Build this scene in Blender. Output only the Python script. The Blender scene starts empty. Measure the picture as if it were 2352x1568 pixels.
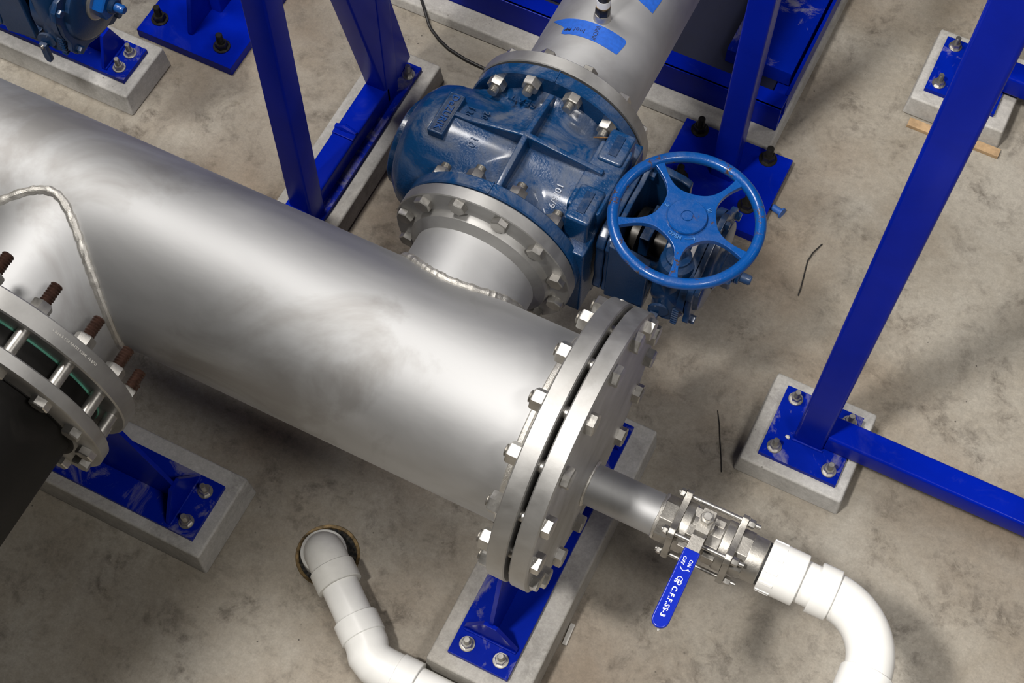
import bpy, bmesh, math, random
from mathutils import Vector, Matrix
random.seed(7)
SC = bpy.context.scene
COL = SC.collection
PI = math.pi
V = Vector

# ------------------------------------------------------------------ camera
cam_data = bpy.data.cameras.new('camera')
cam = bpy.data.objects.new('camera', cam_data)
COL.objects.link(cam)
cam_data.sensor_fit = 'HORIZONTAL'
cam_data.sensor_width = 36.0
cam_data.lens = 36.0 * 3374.99 / 2352.0
cam_data.clip_start = 0.05
R_RIGHT = V((0.894608, 0.446850, 0.000926))
R_DOWN = V((0.400549, -0.800989, -0.444946))
R_FWD = V((-0.198083, 0.398423, -0.895557))
cam.matrix_world = Matrix((
    (R_RIGHT.x, -R_DOWN.x, -R_FWD.x, 0.340201),
    (R_RIGHT.y, -R_DOWN.y, -R_FWD.y, -1.043061),
    (R_RIGHT.z, -R_DOWN.z, -R_FWD.z, 3.397765),
    (0, 0, 0, 1)))
SC.camera = cam

# ------------------------------------------------------------------ world, lamps, exposure
SC.view_settings.view_transform = 'Standard'
SC.view_settings.look = 'None'
SC.view_settings.gamma = 1.0
SC.view_settings.use_curve_mapping = False
SC.view_settings.exposure = 0.0
world = bpy.data.worlds.new('hall')
SC.world = world
world.use_nodes = True
bg = world.node_tree.nodes['Background']
bg.inputs[0].default_value = (0.80, 0.86, 1.0, 1)
bg.inputs[1].default_value = 0.01


def area_lamp(name, loc, target, sx, sy, power, col=(1, 0.965, 0.92)):
    d = bpy.data.lights.new(name, 'AREA')
    d.shape = 'RECTANGLE'
    d.size, d.size_y, d.energy, d.color = sx, sy, power, col
    o = bpy.data.objects.new(name, d)
    COL.objects.link(o)
    o.location = loc
    o.rotation_euler = (V(target) - V(loc)).to_track_quat('-Z', 'Y').to_euler()
    return o


# ceiling luminaires of the pump room, all hung well above the camera
area_lamp('ceiling_lamp', (1.9, -0.9, 4.7), (1.5, -0.4, 0), 1.0, 0.5, 80)
area_lamp('ceiling_lamp', (-1.4, -2.0, 6.0), (-0.2, 0.2, 0), 0.6, 0.4, 395)
area_lamp('ceiling_lamp', (3.8, 3.0, 6.6), (1.6, 1.0, 0), 1.2, 0.6, 60)
area_lamp('ceiling_lamp', (-2.1, 1.0, 4.8), (-1.6, 0.6, 0), 1.2, 0.6, 155)


# ------------------------------------------------------------------ materials
def new_mat(name):
    m = bpy.data.materials.new(name)
    m.use_nodes = True
    nt = m.node_tree
    return m, nt, nt.nodes['Principled BSDF']


def node(nt, kind, **kw):
    n = nt.nodes.new(kind)
    for k, v in kw.items():
        if k in n.inputs:
            n.inputs[k].default_value = v
        else:
            setattr(n, k, v)
    return n


def obj_coords(nt, scale=(1, 1, 1), world=True):
    if world:
        g = node(nt, 'ShaderNodeNewGeometry').outputs['Position']
    else:
        g = node(nt, 'ShaderNodeTexCoord').outputs['Object']
    mp = node(nt, 'ShaderNodeMapping')
    mp.inputs['Scale'].default_value = scale
    nt.links.new(g, mp.inputs['Vector'])
    return mp.outputs['Vector']


def noise(nt, vec, scale, detail=4.0, rough=0.55, dist=0.0):
    n = node(nt, 'ShaderNodeTexNoise')
    n.inputs['Scale'].default_value = scale
    n.inputs['Detail'].default_value = detail
    n.inputs['Roughness'].default_value = rough
    n.inputs['Distortion'].default_value = dist
    nt.links.new(vec, n.inputs['Vector'])
    return n.outputs['Fac']


def ramp(nt, fac, stops):
    r = node(nt, 'ShaderNodeValToRGB')
    cr = r.color_ramp
    while len(cr.elements) < len(stops):
        cr.elements.new(0.5)
    for e, (p, c) in zip(cr.elements, stops):
        e.position = p
        e.color = (c, c, c, 1) if isinstance(c, (int, float)) else (*c, 1)
    nt.links.new(fac, r.inputs['Fac'])
    return r.outputs['Color']


def mix(nt, fac, a, b, mode='MIX'):
    m = node(nt, 'ShaderNodeMix')
    m.data_type = 'RGBA'
    m.blend_type = mode
    for sock, v in ((m.inputs[0], fac), (m.inputs[6], a), (m.inputs[7], b)):
        if hasattr(v, 'is_output'):
            nt.links.new(v, sock)
        else:
            sock.default_value = (*v, 1) if isinstance(v, tuple) else v
    return m.outputs[2]


def bump(nt, h, strength, dist, bsdf):
    b = node(nt, 'ShaderNodeBump')
    b.inputs['Strength'].default_value = strength
    b.inputs['Distance'].default_value = dist
    nt.links.new(h, b.inputs['Height'])
    nt.links.new(b.outputs['Normal'], bsdf.inputs['Normal'])


def metal(name, c1, c2, r1, r2, scale=6.0, stretch=(1, 1, 1), stain=None, fine=0.15, patina=0.0):
    m, nt, p = new_mat(name)
    v = obj_coords(nt, stretch)
    n1 = noise(nt, v, scale, 6, 0.6, 0.4)
    n2 = noise(nt, v, scale * 9, 4, 0.6)
    col = ramp(nt, n1, [(0.3, c1), (0.7, c2)])
    if stain:
        v2 = obj_coords(nt)
        n3 = noise(nt, v2, 3.1, 6, 0.62, 0.8)
        col = mix(nt, ramp(nt, n3, [(0.52, 0.0), (0.66, stain[1])]), col, stain[0])
    if patina:
        n4 = noise(nt, obj_coords(nt, (0.06, 1, 1)), 26.0, 3, 0.5)
        col = mix(nt, patina, col, ramp(nt, n4, [(0.3, 0.36), (0.7, 0.64)]), 'OVERLAY')
        v5 = obj_coords(nt)
        n5 = noise(nt, v5, 4.2, 3, 0.45, 2.2)
        ringm = ramp(nt, n5, [(0.56, 0.0), (0.575, 0.35), (0.60, 0.12), (0.75, 0.18)])
        col = mix(nt, ringm, col, (0.60, 0.60, 0.60))
        n6 = noise(nt, v5, 38.0, 2, 0.5)
        col = mix(nt, ramp(nt, n6, [(0.72, 0.0), (0.76, 0.6)]), col, (0.12, 0.11, 0.10))
    nt.links.new(col, p.inputs['Base Color'])
    nt.links.new(ramp(nt, n1, [(0.25, r1), (0.75, r2)]), p.inputs['Roughness'])
    p.inputs['Metallic'].default_value = 0.9
    bump(nt, n2, fine, 0.001, p)
    return m


def paint(name, c, rough, dust=None, dust_lo=0.5, dust_hi=0.75, orange=0.2, orange_scale=260.0, dust_up=True, coat=0.3, var=0.15, chip=0.0):
    m, nt, p = new_mat(name)
    v = obj_coords(nt)
    n1 = noise(nt, v, 5.0, 6, 0.62, 0.5)
    dark = tuple(x * (1 - var) for x in c)
    lite = tuple(min(1, x * (1 + var)) for x in c)
    col = ramp(nt, n1, [(0.3, dark), (0.7, lite)])
    if dust:
        n2 = noise(nt, v, 9.0, 8, 0.7, 0.9)
        f = ramp(nt, n2, [(dust_lo, 0.0), (dust_hi, 1.0)])
        if dust_up:
            g = node(nt, 'ShaderNodeNewGeometry')
            sp = node(nt, 'ShaderNodeSeparateXYZ')
            nt.links.new(g.outputs['Normal'], sp.inputs[0])
            up = ramp(nt, sp.outputs['Z'], [(0.35, 0.0), (0.95, 1.0)])
            f = mix(nt, 1.0, f, up, 'MULTIPLY')
        f = mix(nt, 1.0, f, (dust[1],) * 3, 'MULTIPLY')
        col = mix(nt, f, col, dust[0])
        nt.links.new(mix(nt, f, (rough,) * 3, (0.8,) * 3), p.inputs['Roughness'])
    else:
        p.inputs['Roughness'].default_value = rough
    if chip:
        cm = mix(nt, 1.0, ramp(nt, noise(nt, v, 11.0, 3, 0.5), [(0.58, 0.0), (0.62, 1.0)]), ramp(nt, noise(nt, v, 70.0, 4, 0.7), [(chip, 0.0), (chip + 0.05, 1.0)]), 'MULTIPLY')
        col = mix(nt, cm, col, (0.055, 0.032, 0.020))
    nt.links.new(col, p.inputs['Base Color'])
    p.inputs['Coat Weight'].default_value = coat
    p.inputs['Coat Roughness'].default_value = 0.15
    p.inputs['Specular IOR Level'].default_value = 0.25 if c[2] < 0.2 or c[1] > 0.02 else 0.07
    if orange:
        n3 = noise(nt, v, orange_scale, 2, 0.5)
        bump(nt, n3, orange, 0.0012, p)
    return m


def flat(name, c, rough=0.5, metallic=0.0, var=0.12, scale=30.0, bmp=0.1):
    m, nt, p = new_mat(name)
    v = obj_coords(nt)
    n1 = noise(nt, v, scale, 5, 0.6)
    col = ramp(nt, n1, [(0.3, tuple(x * (1 - var) for x in c)), (0.7, tuple(min(1, x * (1 + var)) for x in c))])
    nt.links.new(col, p.inputs['Base Color'])
    p.inputs['Roughness'].default_value = rough
    p.inputs['Metallic'].default_value = metallic
    if bmp:
        bump(nt, n1, bmp, 0.001, p)
    return m


def concrete(name, base, dark, warm, pale, seed=0.0, fine=0.25, stain=0.8):
    m, nt, p = new_mat(name)
    v = obj_coords(nt)
    mp = node(nt, 'ShaderNodeMapping')
    mp.inputs['Location'].default_value = (seed, seed * 1.7, seed * 0.6)
    nt.links.new(v, mp.inputs['Vector'])
    v = mp.outputs['Vector']
    n1 = noise(nt, v, 2.2, 8, 0.65, 0.5)
    n2 = noise(nt, v, 7.5, 8, 0.7, 0.6)
    n3 = noise(nt, v, 60.0, 6, 0.7)
    n4 = noise(nt, v, 1.3, 5, 0.55, 0.3)
    n5 = noise(nt, v, 22.0, 8, 0.75, 0.4)
    n6 = noise(nt, v, 190.0, 4, 0.7)
    col = mix(nt, ramp(nt, n1, [(0.38, 0.0), (0.62, 1.0)]), base, pale)
    col = mix(nt, ramp(nt, n4, [(0.46, 0.0), (0.64, 0.75)]), col, warm)
    blotch = mix(nt, 1.0, ramp(nt, n2, [(0.47, 0.0), (0.66, 1.0)]), ramp(nt, n5, [(0.45, 0.10), (0.58, 1.0)]), 'MULTIPLY')
    col = mix(nt, mix(nt, 1.0, blotch, (stain,) * 3, 'MULTIPLY'), col, dark)
    col = mix(nt, 0.55, col, ramp(nt, n3, [(0.28, 0.36), (0.72, 0.64)]), 'OVERLAY')
    col = mix(nt, 0.35, col, ramp(nt, n6, [(0.3, 0.34), (0.7, 0.66)]), 'OVERLAY')
    # pin holes
    vo = node(nt, 'ShaderNodeTexVoronoi')
    vo.inputs['Scale'].default_value = 26.0
    nt.links.new(v, vo.inputs['Vector'])
    dots = ramp(nt, vo.outputs['Distance'], [(0.035, 1.0), (0.075, 0.0)])
    keep = ramp(nt, noise(nt, v, 5.0, 2), [(0.52, 0.0), (0.6, 0.9)])
    col = mix(nt, mix(nt, 1.0, dots, keep, 'MULTIPLY'), col, (0.035, 0.028, 0.022))
    nt.links.new(col, p.inputs['Base Color'])
    nt.links.new(ramp(nt, n2, [(0.3, 0.55), (0.7, 0.8)]), p.inputs['Roughness'])
    bump(nt, mix(nt, 0.5, n3, n5), fine, 0.0025, p)
    return m


M = {}
M['floor'] = concrete('concrete_floor', (0.245, 0.215, 0.17), (0.055, 0.042, 0.031), (0.195, 0.145, 0.098), (0.32, 0.295, 0.25), 0.0, 0.30, 0.70)
M['wall'] = flat('painted_block_wall', (0.17, 0.165, 0.155), 0.8, 0.0, 0.08, 6.0, 0.1)
M['ceiling'] = flat('grey_ceiling', (0.08, 0.08, 0.085), 0.8, 0.0, 0.1, 4.0, 0.0)
M['grout'] = concrete('grout', (0.36, 0.345, 0.315), (0.17, 0.16, 0.145), (0.30, 0.275, 0.235), (0.46, 0.45, 0.43), 4.3, 0.3, 0.5)
M['steel'] = metal('brushed_steel', (0.37, 0.372, 0.376), (0.49, 0.492, 0.496), 0.54, 0.68, 5.0, (0.35, 1, 1), ((0.24, 0.225, 0.21), 0.5))
M['ring'] = metal('turned_steel', (0.33, 0.325, 0.315), (0.47, 0.465, 0.455), 0.46, 0.60, 9.0, (1, 1, 1), ((0.25, 0.225, 0.20), 0.55))
M['bolt'] = metal('bolt_steel', (0.38, 0.365, 0.34), (0.52, 0.505, 0.475), 0.30, 0.44, 40.0)
M['cast'] = metal('cast_steel', (0.31, 0.295, 0.27), (0.44, 0.42, 0.385), 0.40, 0.52, 25.0, (1, 1, 1), None, 0.4)
M['weld'] = metal('weld_bead', (0.50, 0.48, 0.44), (0.70, 0.68, 0.64), 0.35, 0.5, 60.0, (1, 1, 1), None, 0.9)
M['rust'] = flat('rusted_thread', (0.062, 0.030, 0.021), 0.5, 0.6, 0.35, 90.0, 0.3)
M['dark'] = flat('dark_bolt', (0.035, 0.033, 0.030), 0.35, 0.7, 0.4, 60.0)
M['rubber'] = flat('rubber_gasket', (0.012, 0.012, 0.012), 0.6)
M['green'] = flat('green_gasket', (0.10, 0.36, 0.26), 0.6, 0.0, 0.3)
M['black_pipe'] = paint('black_pipe', (0.006, 0.0055, 0.005), 0.6, ((0.035, 0.03, 0.027), 0.4), 0.5, 0.8, 0.3, 60.0, False, 0.0)
M['blue'] = paint('blue_frame_paint', (0.0005, 0.011, 0.30), 0.25, ((0.10, 0.12, 0.24), 0.12), 0.55, 0.75, 0.10, 140.0, True, 0.03)
M['blue_dusty'] = paint('blue_plate_paint', (0.0005, 0.012, 0.27), 0.34, ((0.26, 0.25, 0.28), 0.6), 0.54, 0.64, 0.15, 140.0, True, 0.03)
M['valve'] = paint('valve_paint', (0.003, 0.040, 0.128), 0.30, ((0.13, 0.145, 0.175), 0.65), 0.45, 0.63, 0.8, 190.0, True, 0.35)
M['wheel'] = paint('handwheel_paint', (0.002, 0.055, 0.23), 0.3, ((0.13, 0.15, 0.20), 0.16), 0.50, 0.70, 0.5, 200.0, True, 0.3, 0.15, 0.55)
M['worn'] = flat('worn_letter_paint', (0.030, 0.125, 0.33), 0.45)
M['gear'] = paint('gearbox_paint', (0.005, 0.028, 0.085), 0.33, ((0.10, 0.11, 0.13), 0.55), 0.47, 0.66, 0.30, 200.0, True, 0.3)
M['pvc'] = flat('white_pvc', (0.74, 0.735, 0.71), 0.30, 0.0, 0.05, 14.0, 0.05)
M['pvc_old'] = flat('grubby_pvc', (0.66, 0.65, 0.61), 0.36, 0.0, 0.10, 18.0, 0.05)
M['grip'] = flat('lever_sleeve', (0.004, 0.018, 0.34), 0.22, 0.0, 0.05, 20.0, 0.0)
M['white'] = flat('white_print', (0.85, 0.86, 0.88), 0.5, 0.0, 0.03)
M['ink'] = flat('marker_ink', (0.010, 0.010, 0.022), 0.6, 0.0, 0.2)
M['tape'] = flat('painter_tape', (0.008, 0.090, 0.46), 0.65, 0.0, 0.18, 120.0, 0.25)
M['brass'] = flat('tarnished_brass', (0.17, 0.115, 0.05), 0.6, 0.35, 0.95, 55.0, 0.6)
M['grate'] = flat('sooty_grate', (0.035, 0.030, 0.022), 0.6, 0.3, 0.7, 70.0, 0.4)
M['black'] = flat('black_hole', (0.004, 0.004, 0.004), 0.8)
M['wire'] = flat('black_wire', (0.012, 0.011, 0.010), 0.5)
M['wood'] = flat('wood_shim', (0.36, 0.24, 0.13), 0.7, 0.0, 0.3, 40.0, 0.3)
M['cap'] = flat('blue_plastic', (0.03, 0.12, 0.42), 0.45)
M['paper'] = flat('pale_chip', (0.6, 0.58, 0.54), 0.7)
M['plate'] = flat('name_label', (0.62, 0.60, 0.60), 0.4, 0.3, 0.1)
M['skid_floor'] = flat('skid_floor_near_black', (0.001, 0.003, 0.022), 0.6)  # even near-black blue, for the skid's floor sheet only
M['rustwire'] = flat('rusty_wire', (0.16, 0.08, 0.025), 0.7, 0.2, 0.4, 200.0)


# ------------------------------------------------------------------ mesh helpers
def frame_of(axis):
    w = V(axis).normalized()
    a = V((0, 0, 1)) if abs(w.z) < 0.9 else V((0, 1, 0))
    u = (a - w * a.dot(w)).normalized()
    return u, w.cross(u), w


class MB:
    def __init__(s):
        s.bm = bmesh.new()

    def box(s, c, d, rot=None):
        r = bmesh.ops.create_cube(s.bm, size=1.0)['verts']
        mt = Matrix.Diagonal((*d, 1))
        if rot is not None:
            mt = rot.to_4x4() @ mt
        bmesh.ops.transform(s.bm, matrix=Matrix.Translation(c) @ mt, verts=r)
        return s

    def span(s, a, b):
        return s.box([(p + q) / 2 for p, q in zip(a, b)], [abs(q - p) for p, q in zip(a, b)])

    def prism(s, pts, o, u, v, h):
        u, v = V(u), V(v)
        w = u.cross(v).normalized()
        o = V(o)
        lo = [s.bm.verts.new(o + u * a + v * b) for a, b in pts]
        hi = [s.bm.verts.new(o + u * a + v * b + w * h) for a, b in pts]
        n = len(pts)
        s.bm.faces.new(hi)
        s.bm.faces.new(lo[::-1])
        for i in range(n):
            j = (i + 1) % n
            s.bm.faces.new((lo[i], lo[j], hi[j], hi[i]))
        return s

    def lathe(s, prof, o, axis, seg=48, a0=0.0, closed=False, sx=1.0, sy=1.0):
        u, v, w = frame_of(axis)
        o = V(o)
        rings = []
        for r, t in prof:
            if r < 1e-7:
                rings.append([s.bm.verts.new(o + w * t)])
            else:
                rings.append([s.bm.verts.new(o + w * t + u * (r * sx * math.cos(a0 + 2 * PI * k / seg)) + v * (r * sy * math.sin(a0 + 2 * PI * k / seg))) for k in range(seg)])
        pairs = list(zip(rings[:-1], rings[1:]))
        if closed:
            pairs.append((rings[-1], rings[0]))
        for a, b in pairs:
            for k in range(seg):
                q = (k + 1) % seg
                if len(a) == 1 and len(b) == 1:
                    continue
                if len(a) == 1:
                    s.bm.faces.new((a[0], b[q], b[k]))
                elif len(b) == 1:
                    s.bm.faces.new((a[k], a[q], b[0]))
                else:
                    s.bm.faces.new((a[k], a[q], b[q], b[k]))
        return s

    def cyl(s, p0, p1, r, seg=24, r1=None, ch=0.0):
        p0, p1 = V(p0), V(p1)
        L = (p1 - p0).length
        r1 = r if r1 is None else r1
        prof = [(0, 0), (r, 0), (r1, L), (0, L)] if not ch else [(0, 0), (r - ch, 0), (r, ch), (r1, L - ch), (r1 - ch, L), (0, L)]
        return s.lathe(prof, p0, p1 - p0, seg)

    def ring(s, o, axis, ri, ro, h, seg=64, ch=0.002):
        return s.lathe([(ri, 0), (ro - ch, 0), (ro, ch), (ro, h - ch), (ro - ch, h), (ri, h)], o, axis, seg, closed=True)

    def torus(s, o, axis, R, r, seg=64, ps=14):
        return s.lathe([(R + r * math.cos(2 * PI * k / ps), r * math.sin(2 * PI * k / ps)) for k in range(ps)], o, axis, seg, closed=True)

    def tube(s, pts, r, seg=12, caps=True, closed=False):
        pts = [V(p) for p in pts]
        n = len(pts)
        rr = r if isinstance(r, (list, tuple)) else [r] * n
        rings = []
        u = None
        for i, p in enumerate(pts):
            if closed:
                t = (pts[(i + 1) % n] - pts[i - 1]).normalized()
            else:
                t = (pts[min(i + 1, n - 1)] - pts[max(i - 1, 0)]).normalized()
            if u is None:
                u, _, _ = frame_of(t)
            u = (u - t * u.dot(t)).normalized()
            v = t.cross(u)
            rings.append([s.bm.verts.new(p + u * (rr[i] * math.cos(2 * PI * k / seg)) + v * (rr[i] * math.sin(2 * PI * k / seg))) for k in range(seg)])
        m = n if closed else n - 1
        for i in range(m):
            a, b = rings[i], rings[(i + 1) % n]
            for k in range(seg):
                q = (k + 1) % seg
                s.bm.faces.new((a[k], a[q], b[q], b[k]))
        if caps and not closed:
            s.bm.faces.new(rings[0][::-1])
            s.bm.faces.new(rings[-1])
        return s

    def hexa(s, p0, p1, af, a0=0.0):
        p0, p1 = V(p0), V(p1)
        L = (p1 - p0).length
        R_ = af / math.sqrt(3)
        return s.lathe([(0, 0), (R_, 0), (R_, L * 0.86), (R_ * 0.9, L), (0, L)], p0, p1 - p0, 6, a0)

    def thread(s, p0, p1, r, pitch, seg=16):
        p0, p1 = V(p0), V(p1)
        L = (p1 - p0).length
        n = max(2, int(L / pitch))
        prof = [(0, 0)]
        for i in range(n):
            prof += [(r * 0.86, L * i / n), (r, L * (i + 0.5) / n)]
        prof += [(r * 0.84, L), (0, L)]
        return s.lathe(prof, p0, p1 - p0, seg)

    def mesh(s, name, mat, bevel=0.0, seg=2, ang=35.0, origin=None, keep=False):
        bm = s.bm
        bmesh.ops.recalc_face_normals(bm, faces=bm.faces[:])
        if bevel:
            es = [e for e in bm.edges if len(e.link_faces) == 2 and e.calc_face_angle(0) > math.radians(32)]
            bmesh.ops.bevel(bm, geom=es, offset=bevel, segments=seg, profile=0.5, affect='EDGES', clamp_overlap=True)
        for f in bm.faces:
            f.smooth = True
        la = math.radians(ang)
        for e in bm.edges:
            if len(e.link_faces) != 2 or e.calc_face_angle(0) > la:
                e.smooth = False
        c = V((0, 0, 0))
        if not keep:
            if origin is None:
                lo = V([min(v.co[i] for v in bm.verts) for i in range(3)])
                hi = V([max(v.co[i] for v in bm.verts) for i in range(3)])
                c = (lo + hi) / 2
            else:
                c = V(origin)
            bmesh.ops.translate(bm, vec=-c, verts=bm.verts[:])
        me = bpy.data.meshes.new(name)
        bm.to_mesh(me)
        bm.free()
        me.materials.append(M[mat] if isinstance(mat, str) else mat)
        return me, c

    def build(s, name, mat, parent=None, bevel=0.0, seg=2, ang=35.0):
        me, c = s.mesh(name, mat, bevel, seg, ang)
        o = put(name, me, Matrix.Translation(c), parent)
        if bevel:
            wn = o.modifiers.new('weighted', 'WEIGHTED_NORMAL')
            wn.keep_sharp = True
        return o


WM = {}


def put(name, me, mw, parent=None):
    """link a mesh at world matrix mw, parented without moving it"""
    o = bpy.data.objects.new(name, me)
    COL.objects.link(o)
    WM[o.name] = mw.copy()
    if parent is not None:
        o.parent = parent
        o.matrix_basis = WM[parent.name].inverted() @ mw
    else:
        o.matrix_basis = mw
    return o


def thing(name, label, cat, loc=(0, 0, 0), group=None):
    o = bpy.data.objects.new(name, None)
    COL.objects.link(o)
    o.empty_display_size = 0.05
    o.location = loc
    WM[o.name] = Matrix.Translation(loc)
    o['label'], o['category'] = label, cat
    if group:
        o['group'] = group
    return o


def tag(o, label, cat, group=None):
    o['label'], o['category'] = label, cat
    if group:
        o['group'] = group
    return o


def along(p, axis, roll=0.0):
    u, v, w = frame_of(axis)
    c, s_ = math.cos(roll), math.sin(roll)
    a, b = u * c + v * s_, v * c - u * s_
    return Matrix(((a.x, b.x, w.x, p[0]), (a.y, b.y, w.y, p[1]), (a.z, b.z, w.z, p[2]), (0, 0, 0, 1)))


def text_mesh(txt, size, depth, bold=0.0, spacing=1.0):
    cu = bpy.data.curves.new('lettering', 'FONT')
    cu.body = txt
    cu.size = size
    cu.extrude = depth / 2
    cu.offset = bold
    cu.space_character = spacing
    cu.align_x = 'CENTER'
    cu.align_y = 'CENTER'
    cu.resolution_u = 3
    ob = bpy.data.objects.new('lettering', cu)
    COL.objects.link(ob)
    bpy.context.view_layer.update()
    dg = bpy.context.evaluated_depsgraph_get()
    me = bpy.data.meshes.new_from_object(ob.evaluated_get(dg))
    bpy.data.objects.remove(ob)
    bpy.data.curves.remove(cu)
    return me


def lettering(txt, size, depth, o, right, up, mat, parent, bold=0.0, spacing=1.0, name='lettering', fn=None):
    me = text_mesh(txt, size, depth, bold, spacing)
    me.materials.clear()
    me.materials.append(M[mat])
    if fn:
        for v in me.vertices:
            v.co = fn(v.co)
        lo = V([min(v.co[i] for v in me.vertices) for i in range(3)])
        hi = V([max(v.co[i] for v in me.vertices) for i in range(3)])
        c = (lo + hi) / 2
        for v in me.vertices:
            v.co -= c
        return put(name, me, Matrix.Translation(c), parent)
    r, u = V(right).normalized(), V(up).normalized()
    w = r.cross(u).normalized()
    u = w.cross(r)
    mw = Matrix(((r.x, u.x, w.x, o[0]), (r.y, u.y, w.y, o[1]), (r.z, u.z, w.z, o[2]), (0, 0, 0, 1)))
    return put(name, me, mw, parent)


def rounded(w, h, r, n=4):
    pts = []
    for cx, cy, a in ((w / 2 - r, h / 2 - r, 0), (-w / 2 + r, h / 2 - r, 90), (-w / 2 + r, -h / 2 + r, 180), (w / 2 - r, -h / 2 + r, 270)):
        for k in range(n + 1):
            t = math.radians(a + 90 * k / n)
            pts.append((cx + r * math.cos(t), cy + r * math.sin(t)))
    return pts


def hss(p0, p1, w, u=None, r=0.006, d=None):
    """square hollow section as a rounded bar from p0 to p1"""
    p0, p1 = V(p0), V(p1)
    t = (p1 - p0).normalized()
    if u is None:
        a, b, _ = frame_of(t)
    else:
        a = (V(u) - t * V(u).dot(t)).normalized()
        b = t.cross(a)
    mb = MB()
    mb.prism(rounded(w, d or w, r), p0, a, b, (p1 - p0).length)
    return mb


# shared bolt meshes, axis +Z, seat at z = 0
def m_bolt(af, head, shank, r):
    mb = MB().hexa((0, 0, 0), (0, 0, head), af)
    mb.cyl((0, 0, -shank), (0, 0, 0.0005), r, 16)
    mb.ring((0, 0, -0.0005), (0, 0, 1), r, af * 0.52, 0.002, 24, 0.0003)
    return mb.mesh('hex_bolt', 'bolt', keep=True)[0]


def m_nut(af, h, r, stick, mat='bolt'):
    mb = MB().hexa((0, 0, 0), (0, 0, h), af)
    mb.thread((0, 0, h * 0.9), (0, 0, h + stick), r, 0.0025)
    return mb.mesh('hex_nut', mat, keep=True)[0]


BOLT_BIG = m_bolt(0.038, 0.017, 0.10, 0.0127)
NUT_BIG = m_nut(0.038, 0.024, 0.0127, 0.006)
BOLT_MED = m_bolt(0.033, 0.015, 0.078, 0.011)
NUT_MED = m_nut(0.035, 0.020, 0.011, 0.016)
BOLT_MINI = m_bolt(0.015, 0.010, 0.02, 0.005)
BOLT_GEAR = MB().hexa((0, 0, 0), (0, 0, 0.010), 0.017).mesh('gear_bolt', 'gear', keep=True)[0]


def m_anchor(dark):
    mb = MB().hexa((0, 0, 0.003), (0, 0, 0.016), 0.024)
    mb.thread((0, 0, 0.012), (0, 0, 0.040), 0.0075, 0.003)
    return mb.mesh('anchor_bolt', 'dark' if dark else 'bolt', keep=True)[0]


ANCHOR, ANCHOR_DARK = m_anchor(False), m_anchor(True)
WASHER = MB().ring((0, 0, 0), (0, 0, 1), 0.008, 0.0185, 0.003, 28, 0.0006).mesh('washer', 'bolt', keep=True)[0]
WASHER_DARK = MB().ring((0, 0, 0), (0, 0, 1), 0.008, 0.0185, 0.003, 28, 0.0006).mesh('washer', 'dark', keep=True)[0]


def anchors(pts, z, parent, dark=False, scale=1.0):
    for x, y in pts:
        mw = Matrix.Translation((x, y, z)) @ Matrix.Rotation(random.uniform(0, 6), 4, 'Z') @ Matrix.Scale(scale, 4)
        b = put('anchor_bolt', ANCHOR_DARK if dark else ANCHOR, mw, parent)
        put('washer', WASHER_DARK if dark else WASHER, mw, b)


HZ = 0.72          # height of the pipe axes

# ------------------------------------------------------------------ floor
fl = MB()
DR = (-0.551, -0.244)
hole = [(DR[0] + 0.074 * math.cos(2 * PI * k / 32), DR[1] + 0.074 * math.sin(2 * PI * k / 32)) for k in range(32)]
sq = []
for k in range(32):
    a = 2 * PI * k / 32
    c, s_ = math.cos(a), math.sin(a)
    m_ = max(abs(c), abs(s_))
    sq.append((DR[0] + 9 * c / m_, DR[1] + 9 * s_ / m_))
vi = [fl.bm.verts.new((x, y, 0)) for x, y in hole]
vo_ = [fl.bm.verts.new((x, y, 0)) for x, y in sq]
vd = [fl.bm.verts.new((x, y, -0.12)) for x, y in hole]
for k in range(32):
    q = (k + 1) % 32
    fl.bm.faces.new((vi[k], vo_[k], vo_[q], vi[q]))
    fl.bm.faces.new((vd[k], vi[k], vi[q], vd[q]))
floor = fl.build('floor', 'floor')
floor['kind'] = 'structure'
for nm, a, b in (('wall_left', (-9.0, -9.1, 0), (-8.8, 9.1, 7.4)), ('wall_right', (8.8, -9.1, 0), (9.0, 9.1, 7.4)),
                 ('wall_front', (-8.8, -9.1, 0), (8.8, -8.9, 7.4)), ('wall_back', (-8.8, 8.9, 0), (8.8, 9.1, 7.4)), ('ceiling', (-9.0, -9.1, 7.4), (9.0, 9.1, 7.6))):
    MB().span(a, b).build(nm, 'wall' if nm != 'ceiling' else 'ceiling')['kind'] = 'structure'


# ------------------------------------------------------------------ grout pads
def pad(x0, x1, y0, y1, h, label, batter=0.006, group='grout pads under the steel frames'):
    mb = MB()
    lo = [(x0 - batter, y0 - batter), (x1 + batter, y0 - batter), (x1 + batter, y1 + batter), (x0 - batter, y1 + batter)]
    hi = [(x0, y0), (x1, y0), (x1, y1), (x0, y1)]
    a = [mb.bm.verts.new((x, y, 0)) for x, y in lo]
    b = [mb.bm.verts.new((x, y, h)) for x, y in hi]
    mb.bm.faces.new(b)
    mb.bm.faces.new(a[::-1])
    for i in range(4):
        j = (i + 1) % 4
        mb.bm.faces.new((a[i], a[j], b[j], b[i]))
    return tag(mb.build('grout_pad', 'grout', None, 0.006, 3), label, 'concrete pad', group)


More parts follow.
